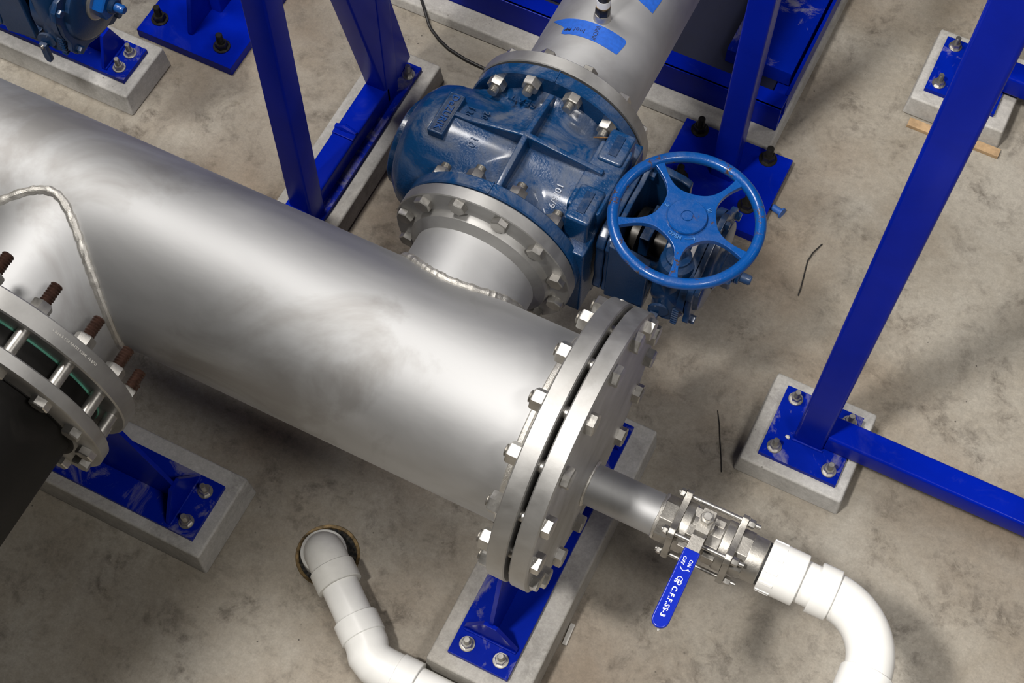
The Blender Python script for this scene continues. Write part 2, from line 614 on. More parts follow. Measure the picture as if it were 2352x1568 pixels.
pad(-0.207, 0.036, -0.378, 0.366, 0.097, 'long grout pad beneath the blind flange, its near corner beside the white pipe')
pad(-1.57, -0.792, -0.409, -0.187, 0.100, 'grout pad under the black pipe coupling at the left')
pad(-2.55, -1.677, 0.628, 0.817, 0.080, 'grout pad under the blue gearbox in the upper left corner')
pad(-1.143, -0.957, 0.40, 1.116, 0.070, 'narrow grout pad carrying the two-post blue frame behind the header pipe')
pad(0.240, 0.502, 0.404, 0.660, 0.070, 'square grout pad at the foot of the near right blue post')
pad(0.250, 0.516, 1.603, 1.867, 0.070, 'square whitish grout pad in the upper right, partly hidden by the blue post')
pad(-3.2, -0.038, 1.301, 4.6, 0.030, 'wide low concrete plinth under the blue pump skid at the top', 0.01)


# ------------------------------------------------------------------ saddle supports on the pads
def pipe_support(cx, cy, along_x, half, wid, z0, label, top, group='flat blue pipe supports', clip=None, one_end=False):
    t = thing('pipe_support', label, 'pipe support', (cx, cy, z0), group)
    U, W_ = (V((1, 0, 0)), V((0, 1, 0))) if along_x else (V((0, 1, 0)), V((-1, 0, 0)))
    o = V((cx, cy, z0))
    th = 0.015
    MB().prism([(-half, -wid / 2), (half, -wid / 2), (half, wid / 2), (-half, wid / 2)], o, U, W_, th).build('base_plate', 'blue_dusty', t, 0.0015)
    zt = top - z0
    # upright web with a saddle cut for the pipe
    web = [(-half + 0.075, th), (half - 0.075, th), (half - 0.070, th + 0.10), (0.20, zt - 0.03), (0.17, zt)]
    for k in range(9):
        a = PI * (0.0 + k / 8)
        web.append((0.15 * math.cos(a), zt - 0.0 - 0.045 * math.sin(a)))
    web += [(-0.17, zt), (-0.20, zt - 0.03), (-half + 0.070, th + 0.10)]
    MB().prism(web, o - W_ * (-0.005), U, V((0, 0, 1)), 0.010).build('web', 'blue', t, 0.001)
    for s_ in (-1, 1):
        g = [(-wid / 2 + 0.008, th), (wid / 2 - 0.008, th), (wid / 2 - 0.010, th + 0.012), (0.016, th + 0.105), (-0.016, th + 0.105), (-wid / 2 + 0.010, th + 0.012)]
        MB().prism(g, o + U * (s_ * (half - 0.070) - 0.005), W_, V((0, 0, 1)), 0.010).build('gusset', 'blue', t, 0.001)
        # welds at the foot of the gusset
        p = o + U * (s_ * (half - 0.063)) + V((0, 0, th + 0.002))
        pts = [p + W_ * (-wid / 2 + 0.01 + (wid - 0.02) * k / 14) for k in range(15)]
        MB().tube(pts, [0.0035 + random.uniform(-0.001, 0.001) for _ in pts], 8).build('weld_bead', 'blue_dusty', t)
    pts = []
    for s_ in (-1, 1):
        for q in (-1, 1):
            p = o + U * (s_ * (half - 0.034)) + W_ * (q * (wid / 2 - 0.033))
            pts.append((p.x, p.y))
    anchors(pts, z0 + th, t)
    return t


pipe_support(-0.093, 0.0, False, 0.345, 0.151, 0.097, 'blue saddle support standing under the blind flange with two anchor bolts in front', 0.545)
pipe_support(-1.178, -0.306, True, 0.353, 0.150, 0.100, 'blue saddle support beneath the black pipe coupling at the left edge', 0.47)
pipe_support(-2.06, 0.724, True, 0.355, 0.120, 0.080, 'blue support below the gearbox in the upper left corner', 0.47)

# ------------------------------------------------------------------ two-post frame behind the header
t = thing('pipe_rack', 'blue two-post frame with a leaning brace standing behind the header pipe', 'steel frame', (-1.05, 0.75, 0.07), 'blue welded pipe racks')
HS = 0.064
MB().span((-1.105, 0.44, 0.07), (-0.995, 1.077, 0.085)).build('base_plate', 'blue_dusty', t, 0.0015)
hss((-1.051, 0.44, 0.117), (-1.051, 0.94, 0.117), HS).build('base_beam', 'blue', t)
hss((-1.040, 0.530, 0.086), (-1.034, 0.545, 2.3), HS, (1, 0, 0)).build('post', 'blue', t)
hss((-1.051, 0.958, 0.086), (-1.051, 0.975, 2.3), HS, (1, 0, 0)).build('post', 'blue', t)
hss((-1.0515, 0.999, 0.12), (-1.0515, 0.657, 1.72), 0.0605, (1, 0, 0), 0.006, 0.140).build('brace', 'blue', t)
MB().tube([(-1.083, 0.765, 0.149), (-1.06, 0.768, 0.153), (-1.022, 0.765, 0.149)], [0.010, 0.012, 0.008], 10).build('weld_lump', 'blue', t)
MB().prism([(0, 0), (0.064, 0), (0.064, 0.020), (0, 0.030)], (-1.083, 0.742, 0.148), (1, 0, 0), (0, 1, 0), 0.006).build('splice_plate', 'blue', t, 0.002)
anchors([(-1.017, 1.040), (-1.083, 1.040)], 0.085, t)


# ------------------------------------------------------------------ stands with thick square base plates
def stand(px, py, x0, x1, y0, y1, label, pts, gusset=None, zb=0.0, post=True, h=0.032):
    t = thing('post_stand', label, 'steel post', ((x0 + x1) / 2, (y0 + y1) / 2, zb), 'posts on thick blue base plates')
    MB().span((x0, y0, zb), (x1, y1, zb + h)).build('base_plate', 'blue', t, 0.0015)
    hss((px, py, zb + h - 0.001), (px, py, 2.3), 0.064, (1, 0, 0)).build('post', 'blue', t)
    if gusset:
        for (o, u) in gusset:
            MB().prism([(0, 0), (0.105, 0), (0.105, 0.012), (0.03, 0.26), (0, 0.26)], o, u, (0, 0, 1), 0.014).build('gusset', 'blue', t, 0.0015)
    anchors(pts, zb + h, t, True, 1.35)
    return t


stand(-0.121, 1.180, -0.28, 0.035, 1.02, 1.290, 'blue square post on a thick base plate just behind the handwheel', [(-0.028, 1.262), (-0.023, 1.098), (-0.232, 1.268), (-0.221, 1.101)], None, 0.0)
stand(-1.655, 1.055, -1.81, -1.497, 0.866, 1.19, 'blue post on a thick base plate at the top left, between gearbox and frame', [(-1.769, 0.926), (-1.559, 0.922)],
      [((-1.655, 1.023, 0.031), (0, -1, 0))], 0.0)

# ------------------------------------------------------------------ right frame: two posts, rails
t = thing('pipe_rack', 'tall blue post frame with a low rail crossing the right side of the floor', 'steel frame', (0.375, 1.1, 0.07), 'blue welded pipe racks')
for (y0, y1, py) in ((0.432, 0.630, 0.538), (1.638, 1.836, 1.742)):
    MB().span((0.275, y0, 0.070), (0.475, y1, 0.085)).build('base_plate', 'blue_dusty', t, 0.0015)
    hss((0.375, py, 0.084), (0.375, py, 2.3), 0.0762, (1, 0, 0), 0.008).build('post', 'blue', t)
    hss((0.4135, py - 0.002, 0.128), (3.4, py - 0.002, 0.128), 0.066, None, 0.008).build('rail', 'blue', t)
    ym = (y0 + y1) / 2
    anchors([(0.305, ym + 0.071), (0.305, ym - 0.070), (0.446, ym - 0.070), (0.446, ym + 0.071)], 0.085, t)
MB().tube([(0.337 + 0.078 * k / 12, 0.4985, 0.087) for k in range(13)], [0.004 + random.uniform(-0.001, 0.001) for _ in range(13)], 8).build('weld_bead', 'blue_dusty', t)

# ------------------------------------------------------------------ pump skid
t = thing('skid_base', 'dark blue channel skid of a pump lying across the top of the picture', 'equipment base', (-1.0, 2.4, 0.05))
SX0, SX1, SY0, SY1, SZ0, SZ1 = -2.6, -0.045, 1.358, 3.9, 0.03, 0.125
for nm, a, b in (('front_channel', (SX0, SY0), (SX1, SY0)),):
    mb = MB()
    mb.span((SX0, SY0, SZ0), (SX1, SY0 + 0.010, SZ1))
    mb.span((SX0, SY0, SZ0), (SX1, SY0 + 0.055, SZ0 + 0.009))
    mb.span((SX0, SY0 + 0.001, SZ1 - 0.009), (SX1, SY0 + 0.055, SZ1))
    mb.build(nm, 'blue', t, 0.002)
mb = MB()
mb.span((SX1 - 0.010, SY0 + 0.056, SZ0), (SX1, SY1, SZ1))
mb.span((SX1 - 0.055, SY0 + 0.056, SZ0), (SX1 - 0.010, SY1, SZ0 + 0.009))
mb.build('side_channel', 'blue', t, 0.002)
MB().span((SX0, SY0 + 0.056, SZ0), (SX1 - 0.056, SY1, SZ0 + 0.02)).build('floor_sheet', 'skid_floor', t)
MB().span((-0.26, 1.50, SZ0 + 0.02), (SX1 - 0.02, 2.30, SZ0 + 0.075)).build('end_sheet', 'blue_dusty', t, 0.004)
MB().lathe([(0, 0), (0.36, 0), (0.40, 0.05), (0.40, 1.08), (0, 1.08)], (-1.75, 2.15, 0.82), (1, 0, 0), 40).build('shade_casing', 'blue', t)  # drum added out of view to cast shade over the skid
MB().span((-2.3, 1.70, 0.34), (-0.60, 3.2, 0.42)).build('shade_deck', 'blue', t, 0.004)  # slab added out of view, keeps the skid interior dark
MB().span((-2.3, 1.475, SZ0 + 0.02), (-0.755, 2.6, 0.30)).build('pedestal', 'blue_dusty', t, 0.006)

# ------------------------------------------------------------------ header pipe
R16, R10, FR16, FR10 = 0.2032, 0.1365, 0.2985, 0.2025
XB = -0.397     # axis of the ten inch outlet
XL = -1.172     # axis of the left branch
Y1, T10 = 0.296, 0.0302
hdr = thing('header_pipe', 'big brushed steel header pipe crossing the picture, with two welded outlets', 'pipe', (-1.5, 0, HZ))
MB().lathe([(R16, 0), (R16, 3.115)], (-3.2, 0, HZ), (1, 0, 0), 128).build('barrel', 'steel', hdr)
# lap ring and slip-on flange
MB().lathe([(R16 - 0.002, 0), (R16 + 0.004, 0.004), (R16 + 0.004, 0.012), (R16 + 0.010, 0.016), (R16 + 0.012, 0.026), (R16 - 0.002, 0.030)], (-0.116, 0, HZ), (1, 0, 0), 96).build('weld_bead', 'weld', hdr)
MB().ring((-0.086, 0, HZ), (1, 0, 0), R16 - 0.004, FR16, 0.0383, 128, 0.0025).build('flange', 'ring', hdr)


def saddle(Rm, rb, ax, sgn, n=96, off=0.0):
    """curve where a branch of radius rb leaves the main pipe"""
    pts = []
    for k in range(n):
        a = 2 * PI * k / n
        x, z = rb * math.sin(a), rb * math.cos(a)
        pts.append(V((ax + x, sgn * (math.sqrt(max(0.0, Rm * Rm - z * z)) + off), HZ + z)))
    return pts


def branch(rb, ax, sgn, y_end, name):
    a = saddle(R16 - 0.004, rb, ax, sgn)
    mb = MB()
    lo = [mb.bm.verts.new(p) for p in a]
    hi = [mb.bm.verts.new((p.x, y_end, p.z)) for p in a]
    n = len(a)
    for k in range(n):
        q = (k + 1) % n
        mb.bm.faces.new((lo[k], lo[q], hi[q], hi[k]))
    mb.build(name, 'steel', hdr)
    w = saddle(R16 + 0.001, rb + 0.002, ax, sgn, 200, 0.001)
    rr = [0.0095 + random.uniform(-0.0013, 0.0013) for _ in w]
    MB().tube(w, rr, 10, closed=True).build('weld_bead', 'weld', hdr)


branch(R10, XB, 1, Y1 + 0.01, 'outlet_neck')
branch(0.196, XL, -1, -0.30, 'branch_neck')
# outlet flange: hub, face ring
MB().lathe([(R10 - 0.002, -0.034), (R10 + 0.004, -0.032), (R10 + 0.013, -0.024), (R10 + 0.020, -0.020), (R10 + 0.024, -0.004), (R10 + 0.030, 0.0), (FR10 - 0.002, 0.0), (FR10, 0.002), (FR10, T10 - 0.002), (FR10 - 0.002, T10), (R10 - 0.006, T10)],
           (XB, Y1, HZ), (0, 1, 0), 112).build('outlet_flange', 'ring', hdr)
# branch flange of the coupling
MB().ring((XL - 0.006, -0.340, HZ), (0, 1, 0), 0.19, FR16, 0.043, 128, 0.003).build('branch_flange', 'ring', hdr)
for k in range(12):
    a = 2 * PI * (k + 0.5) / 12
    p = (XB + 0.1805 * math.cos(a), Y1, HZ + 0.1805 * math.sin(a))
    put('flange_bolt', BOLT_MED, along(p, (0, -1, 0), random.uniform(0, 1)), hdr)
# scratches and stamped heat number on the flange rim
for (tx, r_, x_, a0, sz) in (('B16.5 150 A182 F304L 16 STD', FR16, -0.067, 24.0, 0.0062),):
    def on_rim(co, r_=r_, x_=x_, a0=a0):
        a = math.radians(a0) + co.x / r_
        return V((x_ - co.y, math.cos(a) * (r_ + 0.0004 + co.z), HZ + math.sin(a) * (r_ + 0.0004 + co.z)))
    lettering(tx, sz, 0.0006, None, None, None, 'paper', hdr, 0.0, 1.2, 'stamped_marking', on_rim)


def on_rim2(co):
    r_ = FR16
    a = math.radians(38.0) - co.x / r_
    return V((XL - 0.006 + math.cos(a) * (r_ + 0.0004 + co.z), -0.314 + co.y, HZ + math.sin(a) * (r_ + 0.0004 + co.z)))


lettering('1 B16.5 150 SA182 F304L 16 STD', 0.0075, 0.0006, None, None, None, 'paper', hdr, 0.0, 1.1, 'stamped_marking', on_rim2)

# ------------------------------------------------------------------ blind flange
bl = thing('blind_flange', 'round steel blind flange closing the header end, ringed with hex bolts', 'flange', (-0.02, 0, HZ))
MB().lathe([(0, 0), (FR16 - 0.0025, 0), (FR16, 0.0025), (FR16, 0.0345), (FR16 - 0.004, 0.0374), (0, 0.0374)], (-0.0374, 0, HZ), (1, 0, 0), 128).build('disc', 'ring', bl)
MB().cyl((-0.0477, 0, HZ), (-0.0374, 0, HZ), 0.236, 96).build('gasket', 'rubber', bl)
for k in range(16):
    a = 2 * PI * (k + 0.5) / 16
    y, z = 0.270 * math.cos(a), HZ + 0.270 * math.sin(a)
    b = put('flange_bolt', BOLT_BIG, along((0, y, z), (1, 0, 0), random.uniform(0, 1)), bl)
    put('nut', NUT_BIG, along((-0.086, y, z), (-1, 0, 0), random.uniform(0, 1)), b)
ZS = 0.56
MB().cyl((-0.002, 0, ZS), (0.158, 0, ZS), 0.0452, 64).build('drain_stub', 'steel', bl)
MB().tube([(0.002, 0.047 * math.cos(2 * PI * k / 60), ZS + 0.047 * math.sin(2 * PI * k / 60)) for k in range(60)], [0.004 + random.uniform(-0.0007, 0.0007) for _ in range(60)], 8, closed=True).build('weld_bead', 'weld', bl)

# ------------------------------------------------------------------ three-piece ball valve
bv = thing('ball_valve', 'small stainless three-piece ball valve with a blue lever, on the drain stub', 'valve', (0.25, 0, ZS))
MB().tube([(0.160, 0.0455 * math.cos(2 * PI * k / 60), ZS + 0.0455 * math.sin(2 * PI * k / 60)) for k in range(60)], [0.0042 + random.uniform(-0.001, 0.001) for _ in range(60)], 8, closed=True).build('weld_bead', 'weld', bv)
ROT = math.radians(8)


def cap_profile(sx):
    x = 0.255
    s = 1 if sx > 0 else -1
    mb = MB()
    # octagonal neck
    if s < 0:
        mb.lathe([(0.030, 0), (0.050, 0), (0.050, 0.034), (0.030, 0.034)], (0.1615, 0, ZS), (1, 0, 0), 8, PI / 8)
    else:
        mb.lathe([(0.030, 0), (0.050, 0), (0.050, 0.032), (0.030, 0.032)], (0.319, 0, ZS), (1, 0, 0), 8, PI / 8)
        mb.lathe([(0.030, 0), (0.0475, 0.0), (0.0475, 0.030), (0.0455, 0.034), (0.030, 0.034)], (0.350, 0, ZS), (1, 0, 0), 48)
    return mb


cap_profile(-1).build('end_cap', 'cast', bv, 0.0015)
cap_profile(1).build('end_cap', 'cast', bv, 0.0015)
RODR = 0.0655
rods = [math.radians(38 + 90 * k) for k in range(4)]
for xx in (0.190, 0.312):
    # flange with four lugs
    pts = []
    for k in range(4):
        a = rods[k]
        for da, r in ((-45, 0.053), (-24, 0.054), (-13, 0.067), (-8, 0.0755), (0, 0.078), (8, 0.0755), (13, 0.067), (24, 0.054)):
            aa = a + math.radians(da)
            pts.append((r * math.cos(aa), r * math.sin(aa)))
    MB().prism(pts, (xx, 0, ZS), (0, 1, 0), (0, 0, 1), 0.0145).build('cap_flange', 'cast', bv, 0.002)
mb = MB()
mb.lathe([(0.03, 0), (0.0535, 0), (0.0535, 0.018), (0.050, 0.022), (0.050, 0.085), (0.0535, 0.089), (0.0535, 0.107), (0.03, 0.107)], (0.2048, 0, ZS), (1, 0, 0), 48)
mb.build('body', 'cast', bv, 0.001)
# cast step blocks on the body
for (x0, x1, y0, y1, z1) in ((0.222, 0.240, -0.030, -0.006, 0.0515), (0.264, 0.292, -0.034, -0.010, 0.050), (0.266, 0.288, 0.012, 0.028, 0.0505), (0.222, 0.242, 0.014, 0.034, 0.048), (0.216, 0.236, -0.052, -0.040, 0.030), (0.268, 0.294, -0.052, -0.042, 0.032)):
    MB().span((x0, y0, ZS), (x1, y1, ZS + z1)).build('cast_pad', 'cast', bv, 0.0015)
for k, a in enumerate(rods):
    y, z = RODR * math.cos(a), ZS + RODR * math.sin(a)
    rd = MB().cyl((0.176, y, z), (0.352, y, z), 0.0048, 16).build('tie_rod', 'bolt', bv)
    MB().hexa((0.189, y, z), (0.179, y, z), 0.0165).build('nut', 'bolt', rd)
    MB().hexa((0.3275, y, z), (0.341, y, z), 0.0165).build('nut', 'bolt', rd)
    MB().ring((0.189, y, z), (-1, 0, 0), 0.004, 0.0095, 0.002, 20, 0.0003).build('washer', 'bolt', rd)
# stem, packing nut, lever
MB().cyl((0.253, 0, ZS + 0.045), (0.253, 0, ZS + 0.072), 0.017, 32).build('stem_boss', 'cast', bv, 0.001)
MB().hexa((0.2505, 0.003, ZS + 0.083), (0.2505, 0.003, ZS + 0.096), 0.025, 0.4).build('stem_nut', 'bolt', bv)
MB().cyl((0.2505, 0.003, ZS + 0.070), (0.2505, 0.003, ZS + 0.104), 0.0088, 24, None, 0.001).build('stem', 'bolt', bv)
lv = MB()
prof = [(0.026, 0.0), (-0.026, 0.0), (-0.040, 0.012), (-0.235, 0.012)]
pr2 = prof + [(y, z + 0.0045) for y, z in prof[::-1]]
lv.prism([(y, z) for y, z in pr2], (0.2505 + 0.0135, 0, ZS + 0.078), (0, 1, 0), (0, 0, 1), -0.027)
lever = lv.build('lever', 'cast', bv, 0.0008)
LZ = ZS + 0.090
gp = []
n = 10
for k in range(n + 1):
    a = PI + PI * k / n
    gp.append((0.0175 * math.cos(a), -0.2245 + 0.0175 * math.sin(a)))
gp = [(-0.0168, -0.0715), (-0.0175, -0.222)] + gp[1:-1] + [(0.0175, -0.222), (0.0168, -0.0715)]
MB().prism(gp[::-1] if False else gp, (0.2508, 0, LZ - 0.002), (1, 0, 0), (0, 1, 0), 0.0095).build('sleeve', 'grip', lever, 0.003, 4)
TZ = LZ + 0.0080
LX = 0.2508
for tx, size, x, y in (('OFF', 0.0095, -0.0075, -0.0985), ('ON', 0.0095, 0.0065, -0.0995), ('C.F.F.SS-3', 0.0140, -0.0005, -0.1865)):
    lettering(tx, size, 0.0006, (LX + x, y, TZ), (0, -1, 0), (1, 0, 0), 'white', lever, 0.00012 if size < 0.012 else 0.00028, 1.15, 'lettering')
arc = [(LX - 0.0085 + 0.0165 * k / 10, -0.1125 - 0.0055 * math.sin(PI * k / 10), TZ - 0.0002) for k in range(11)]
mb = MB().tube(arc, 0.0007, 6)
mb.tube([(LX + 0.0115, -0.1152, TZ - 0.0002), (LX + 0.0080, -0.1122, TZ - 0.0002), (LX + 0.0072, -0.1158, TZ - 0.0002)], 0.0007, 6)
mb.build('rotation_arrow', 'white', lever)
mb = MB()


def stroke(pts):
    # emblem drawn in reading direction: u runs along the lever, v towards its right edge
    mb.tube([(LX + v, -0.1400 - u, TZ - 0.0002) for u, v in pts], 0.00075, 6)


stroke([(-0.0035 + 0.0048 * math.cos(math.radians(a)), 0.0010 + 0.0052 * math.sin(math.radians(a))) for a in range(50, 311, 20)])
stroke([(-0.0005, 0.0030), (-0.0005, -0.0068)])
stroke([(-0.0030, 0.0000), (0.0075, 0.0000)])
stroke([(0.0025, 0.0030), (0.0025, -0.0075)])
stroke([(0.0048, 0.0030), (0.0048, -0.0075)])
stroke([(0.0040 + 0.0042 * math.cos(math.radians(a)), 0.0030 + 0.0038 * math.sin(math.radians(a))) for a in range(-60, 181, 20)])
mb.build('maker_emblem', 'white', lever)

# ------------------------------------------------------------------ white pvc drain line
pv = thing('drain_pipe', 'white plastic drain line bending from the ball valve back to the floor drain', 'pipe', (0.64, -0.43, 0))
RP, RF = 0.0445, 0.0535


def arc_path(c, a, b, r, n=14):
    """quarter-type bend: from c+a*r turning towards c+b*r"""
    a, b = V(a), V(b)
    w = a.angle(b)
    out = []
    for k in range(n + 1):
        t = w * k / n
        e = (b - a * a.dot(b)).normalized()
        out.append(V(c) + (a * math.cos(t) + e * math.sin(t)) * r)
    return out


def socket(p0, p1, r=RF, ch=0.0015):
    return MB().lathe([(RP - 0.001, 0), (r - ch, 0), (r, ch), (r, (V(p1) - V(p0)).length - ch), (r - ch, (V(p1) - V(p0)).length), (RP - 0.001, (V(p1) - V(p0)).length)], p0, V(p1) - V(p0), 56, closed=True)


MB().lathe([(0.040, 0), (0.0455, 0.001), (0.0455, 0.012), (0.040, 0.012)], (0.380, 0, ZS), (1, 0, 0), 48, closed=True).build('thread_tape', 'rubber', pv)
mb = socket((0.388, 0, ZS), (0.466, 0, ZS), 0.0545)
for k in range(12):
    a = 2 * PI * k / 12
    rot = Matrix.Rotation(a, 3, 'X')
    p = rot @ V((0, 0.0545, 0))
    mb.box((0.404, p.y, ZS + p.z), (0.030, 0.0035, 0.006), rot)
ad = mb.build('threaded_adapter', 'pvc', pv, 0.0006)
MB().lathe([(0, 0), (RP, 0), (RP, 0.06), (0, 0.06)], (0.455, 0, ZS), (1, 0, 0), 56).build('pipe', 'pvc', pv)
socket((0.494, 0, ZS), (0.536, 0, ZS)).build('socket', 'pvc', pv)
EC = (0.530, -0.120, ZS)
MB().tube([(0.524, 0, ZS)] + arc_path(EC, (0, 1, 0), (1, 0, 0), 0.120, 20) + [(0.650, -0.126, ZS)], 0.0475, 48).build('sweep_elbow', 'pvc', pv)
socket((0.650, -0.118, ZS), (0.650, -0.168, ZS)).build('socket', 'pvc', pv)
MB().tube([(0.650, -0.15, ZS), (0.650, -0.36, ZS)] + arc_path((0.650, -0.36, ZS - 0.08), (0, 0, 1), (0, -1, 0), 0.08, 10) + [(0.650, -0.44, 0.15)] + arc_path((0.570, -0.44, 0.15), (1, 0, 0), (0, 0, -1), 0.09, 10) + [(0.4, -0.44, 0.060)], RP, 40).build('pipe', 'pvc', pv)
ZP = 0.060
DP = V((-0.562, -0.243, ZP))
B0 = V((-0.305, -0.436, ZP))
MB().tube([(0.42, -0.438, ZP), (-0.26, -0.436, ZP)], RP, 48).build('pipe', 'pvc', pv)
d45 = (DP - B0)
d45.z = 0
d45.normalize()
socket((-0.205, -0.4365, ZP), (-0.255, -0.436, ZP)).build('socket', 'pvc', pv)
bend = [V((-0.25, -0.436, ZP)), V((-0.285, -0.436, ZP)), V((-0.308, -0.434, ZP)), V((-0.332, -0.424, ZP)), B0 + d45 * 0.055, B0 + d45 * 0.085]
MB().tube(bend, 0.0505, 48).build('bend', 'pvc', pv)
socket(B0 + d45 * 0.072, B0 + d45 * 0.122).build('socket', 'pvc', pv)
MB().tube([B0 + d45 * 0.11, B0 + d45 * 0.24], RP, 48).build('pipe', 'pvc', pv)
q1 = (DP - B0).length - 0.062
socket(B0 + d45 * (q1 - 0.050), B0 + d45 * q1, 0.0545).build('socket', 'pvc_old', pv)
E0 = B0 + d45 * (q1 - 0.004)
el = [E0 + d45 * 0.0]
el += [p for p in arc_path(E0 + d45 * 0.012 + V((0, 0, -0.050)), (0, 0, 1), d45, 0.050, 12)]
el += [el[-1] + V((0, 0, -0.06))]
MB().tube(el, 0.0490, 48).build('drain_elbow', 'pvc_old', pv)
pe = el[-2]
socket((pe.x, pe.y, 0.026), (pe.x, pe.y, -0.03), 0.0555).build('socket', 'pvc_old', pv)

# ------------------------------------------------------------------ floor drain
fd = thing('floor_drain', 'round tarnished floor drain with a black perforated grate under the white elbow', 'drain', (DR[0], DR[1], 0))
MB().lathe([(0.0680, -0.006), (0.0700, 0.000), (0.0768, 0.0022), (0.0780, 0.0), (0.074, -0.02), (0.0680, -0.02)], (DR[0], DR[1], 0.001), (0, 0, 1), 64, closed=True).build('drain_ring', 'brass', fd)
MB().ring((DR[0], DR[1], -0.010), (0, 0, 1), 0.030, 0.0705, 0.007, 64, 0.0008).build('grate', 'grate', fd)
HOLE = MB().cyl((0, 0, -0.002), (0, 0, 0.0012), 0.0042, 12).mesh('grate_hole', 'black', keep=True)[0]
for r_, n_ in ((0.0650, 30), (0.0565, 26)):
    for k in range(n_):
        a = 2 * PI * k / n_ + r_ * 40
        put('grate_hole', HOLE, Matrix.Translation((DR[0] + r_ * math.cos(a), DR[1] + r_ * math.sin(a), -0.003)), fd)
MB().cyl((DR[0], DR[1], -0.11), (DR[0], DR[1], -0.1), 0.072, 32).build('sump', 'black', fd)

# ------------------------------------------------------------------ coupling and black pipe on the left branch
cp = thing('flanged_coupling', 'pair-flanged steel coupling with long tie bolts joining the black pipe', 'coupling', (XL, -0.36, HZ))
XC = XL - 0.006
MB().lathe([(0.232, -0.004), (FR16 - 0.004, 0), (FR16, 0.003), (FR16, 0.027), (FR16 - 0.003, 0.030), (0.262, 0.030), (0.246, 0.034), (0.232, 0.034)], (XC, -0.424, HZ), (0, 1, 0), 128, closed=True).build('gland_ring', 'ring', cp)
MB().lathe([(0.20, 0), (0.237, 0), (0.237, 0.088), (0.20, 0.088)], (XC, -0.430, HZ), (0, 1, 0), 96, closed=True).build('sleeve', 'black_pipe', cp)
MB().ring((XC, -0.3445, HZ), (0, 1, 0), 0.20, 0.2395, 0.0045, 96, 0.0006).build('gasket', 'green', cp)
TIE = MB().cyl((0, 0, 0), (0, 0, 0.056), 0.0135, 20).mesh('tie_bolt', 'bolt', keep=True)[0]
HEADJ = MB().hexa((0, 0, 0), (0, 0, 0.018), 0.036).mesh('bolt_head', 'bolt', keep=True)[0]
NUTJ = MB().hexa((0, 0, 0), (0, 0, 0.022), 0.038).mesh('hex_nut', 'bolt', keep=True)[0]
TAILJ = MB().thread((0, 0, 0.018), (0, 0, 0.066), 0.0128, 0.0055, 18).mesh('thread_end', 'rust', keep=True)[0]
for k in range(16):
    a = 2 * PI * (k + 0.5) / 16
    x, z = XC + 0.269 * math.cos(a), HZ + 0.269 * math.sin(a)
    rl = random.uniform(0, 1)
    b = put('tie_bolt', TIE, along((x, -0.395, z), (0, 1, 0)), cp)
    put('bolt_head', HEADJ, along((x, -0.424, z), (0, -1, 0), rl), b)
    put('nut', NUTJ, along((x, -0.2965, z), (0, 1, 0), rl * 2), b)
    put('thread_end', TAILJ, along((x, -0.2965, z), (0, 1, 0)), b)
bp = MB().tube([(XC, -0.428, HZ), (XC, -0.80, HZ)] + arc_path((XC, -0.80, HZ + 0.36), (0, 0, -1), (0, -1, 0), 0.36, 12) + [(XC, -1.16, 4.2)], 0.226, 80).build('black_pipe', 'black_pipe')  # upright leg past the bend is added, unseen, to shade the floor
tag(bp, 'thick black pipe running out of the lower left corner', 'pipe')

# ------------------------------------------------------------------ plug valve
pvv = thing('plug_valve', 'large dusty blue cast plug valve with crossed ribs, bolted between steel flanges', 'valve', (XB, 0.495, HZ))
YV0, YV1 = Y1 + T10 + 0.004, 0.6615
VT = 0.029
for y0 in (YV0, YV1 - VT):
    MB().ring((XB, y0, HZ), (0, 1, 0), 0.10, FR10 - 0.001, VT, 112, 0.003).build('flange', 'valve', pvv)
for y0 in (Y1 + T10, YV1):
    MB().ring((XB, y0, HZ), (0, 1, 0), 0.12, FR10 - 0.007, 0.004, 96, 0.0005).build('gasket', 'rubber', pvv)
YC = (YV0 + YV1) / 2


def remeshed(mb, name, mat, parent, vox=0.005, smooth=6):
    me, c = mb.mesh(name, mat)
    tmp = bpy.data.objects.new('tmp', me)
    COL.objects.link(tmp)
    md = tmp.modifiers.new('r', 'REMESH')
    md.mode = 'VOXEL'
    md.voxel_size = vox
    md.use_smooth_shade = True
    sm = tmp.modifiers.new('s', 'SMOOTH')
    sm.factor = 0.5
    sm.iterations = smooth
    bpy.context.view_layer.update()
    dg = bpy.context.evaluated_depsgraph_get()
    out = bpy.data.meshes.new_from_object(tmp.evaluated_get(dg))
    out.name = name
    bpy.data.objects.remove(tmp)
    for p_ in out.polygons:
        p_.use_smooth = True
    return put(name, out, Matrix.Translation(c), parent)


mb = MB()
# barrel across the flow, domed at the left end
mb.lathe([(0, -0.272), (0.085, -0.270), (0.115, -0.262), (0.138, -0.240), (0.148, -0.210), (0.150, -0.16), (0.150, 0.19), (0, 0.19)], (XB, YC, HZ - 0.005), (1, 0, 0), 64)
# flow necks toward each flange
mb.lathe([(0, -0.14), (0.158, -0.14), (0.142, -0.112), (0.142, 0.112), (0.158, 0.14), (0, 0.14)], (XB, YC, HZ), (0, 1, 0), 64)
mb.lathe([(0, -0.13), (0.150, -0.13), (0.150, 0.13), (0, 0.13)], (XB - 0.075, YC, HZ - 0.01), (0, 1, 0), 48, 0, False, 0.82, 1.0)
body = remeshed(mb, 'body', 'valve', pvv, 0.005, 8)


def rib(pts, o, u, w, th, name='rib'):
    return MB().prism(pts, V(o) - V(u).cross(V(w)).normalized() * (th / 2), u, w, th).build(name, 'valve', pvv, 0.0035, 3)


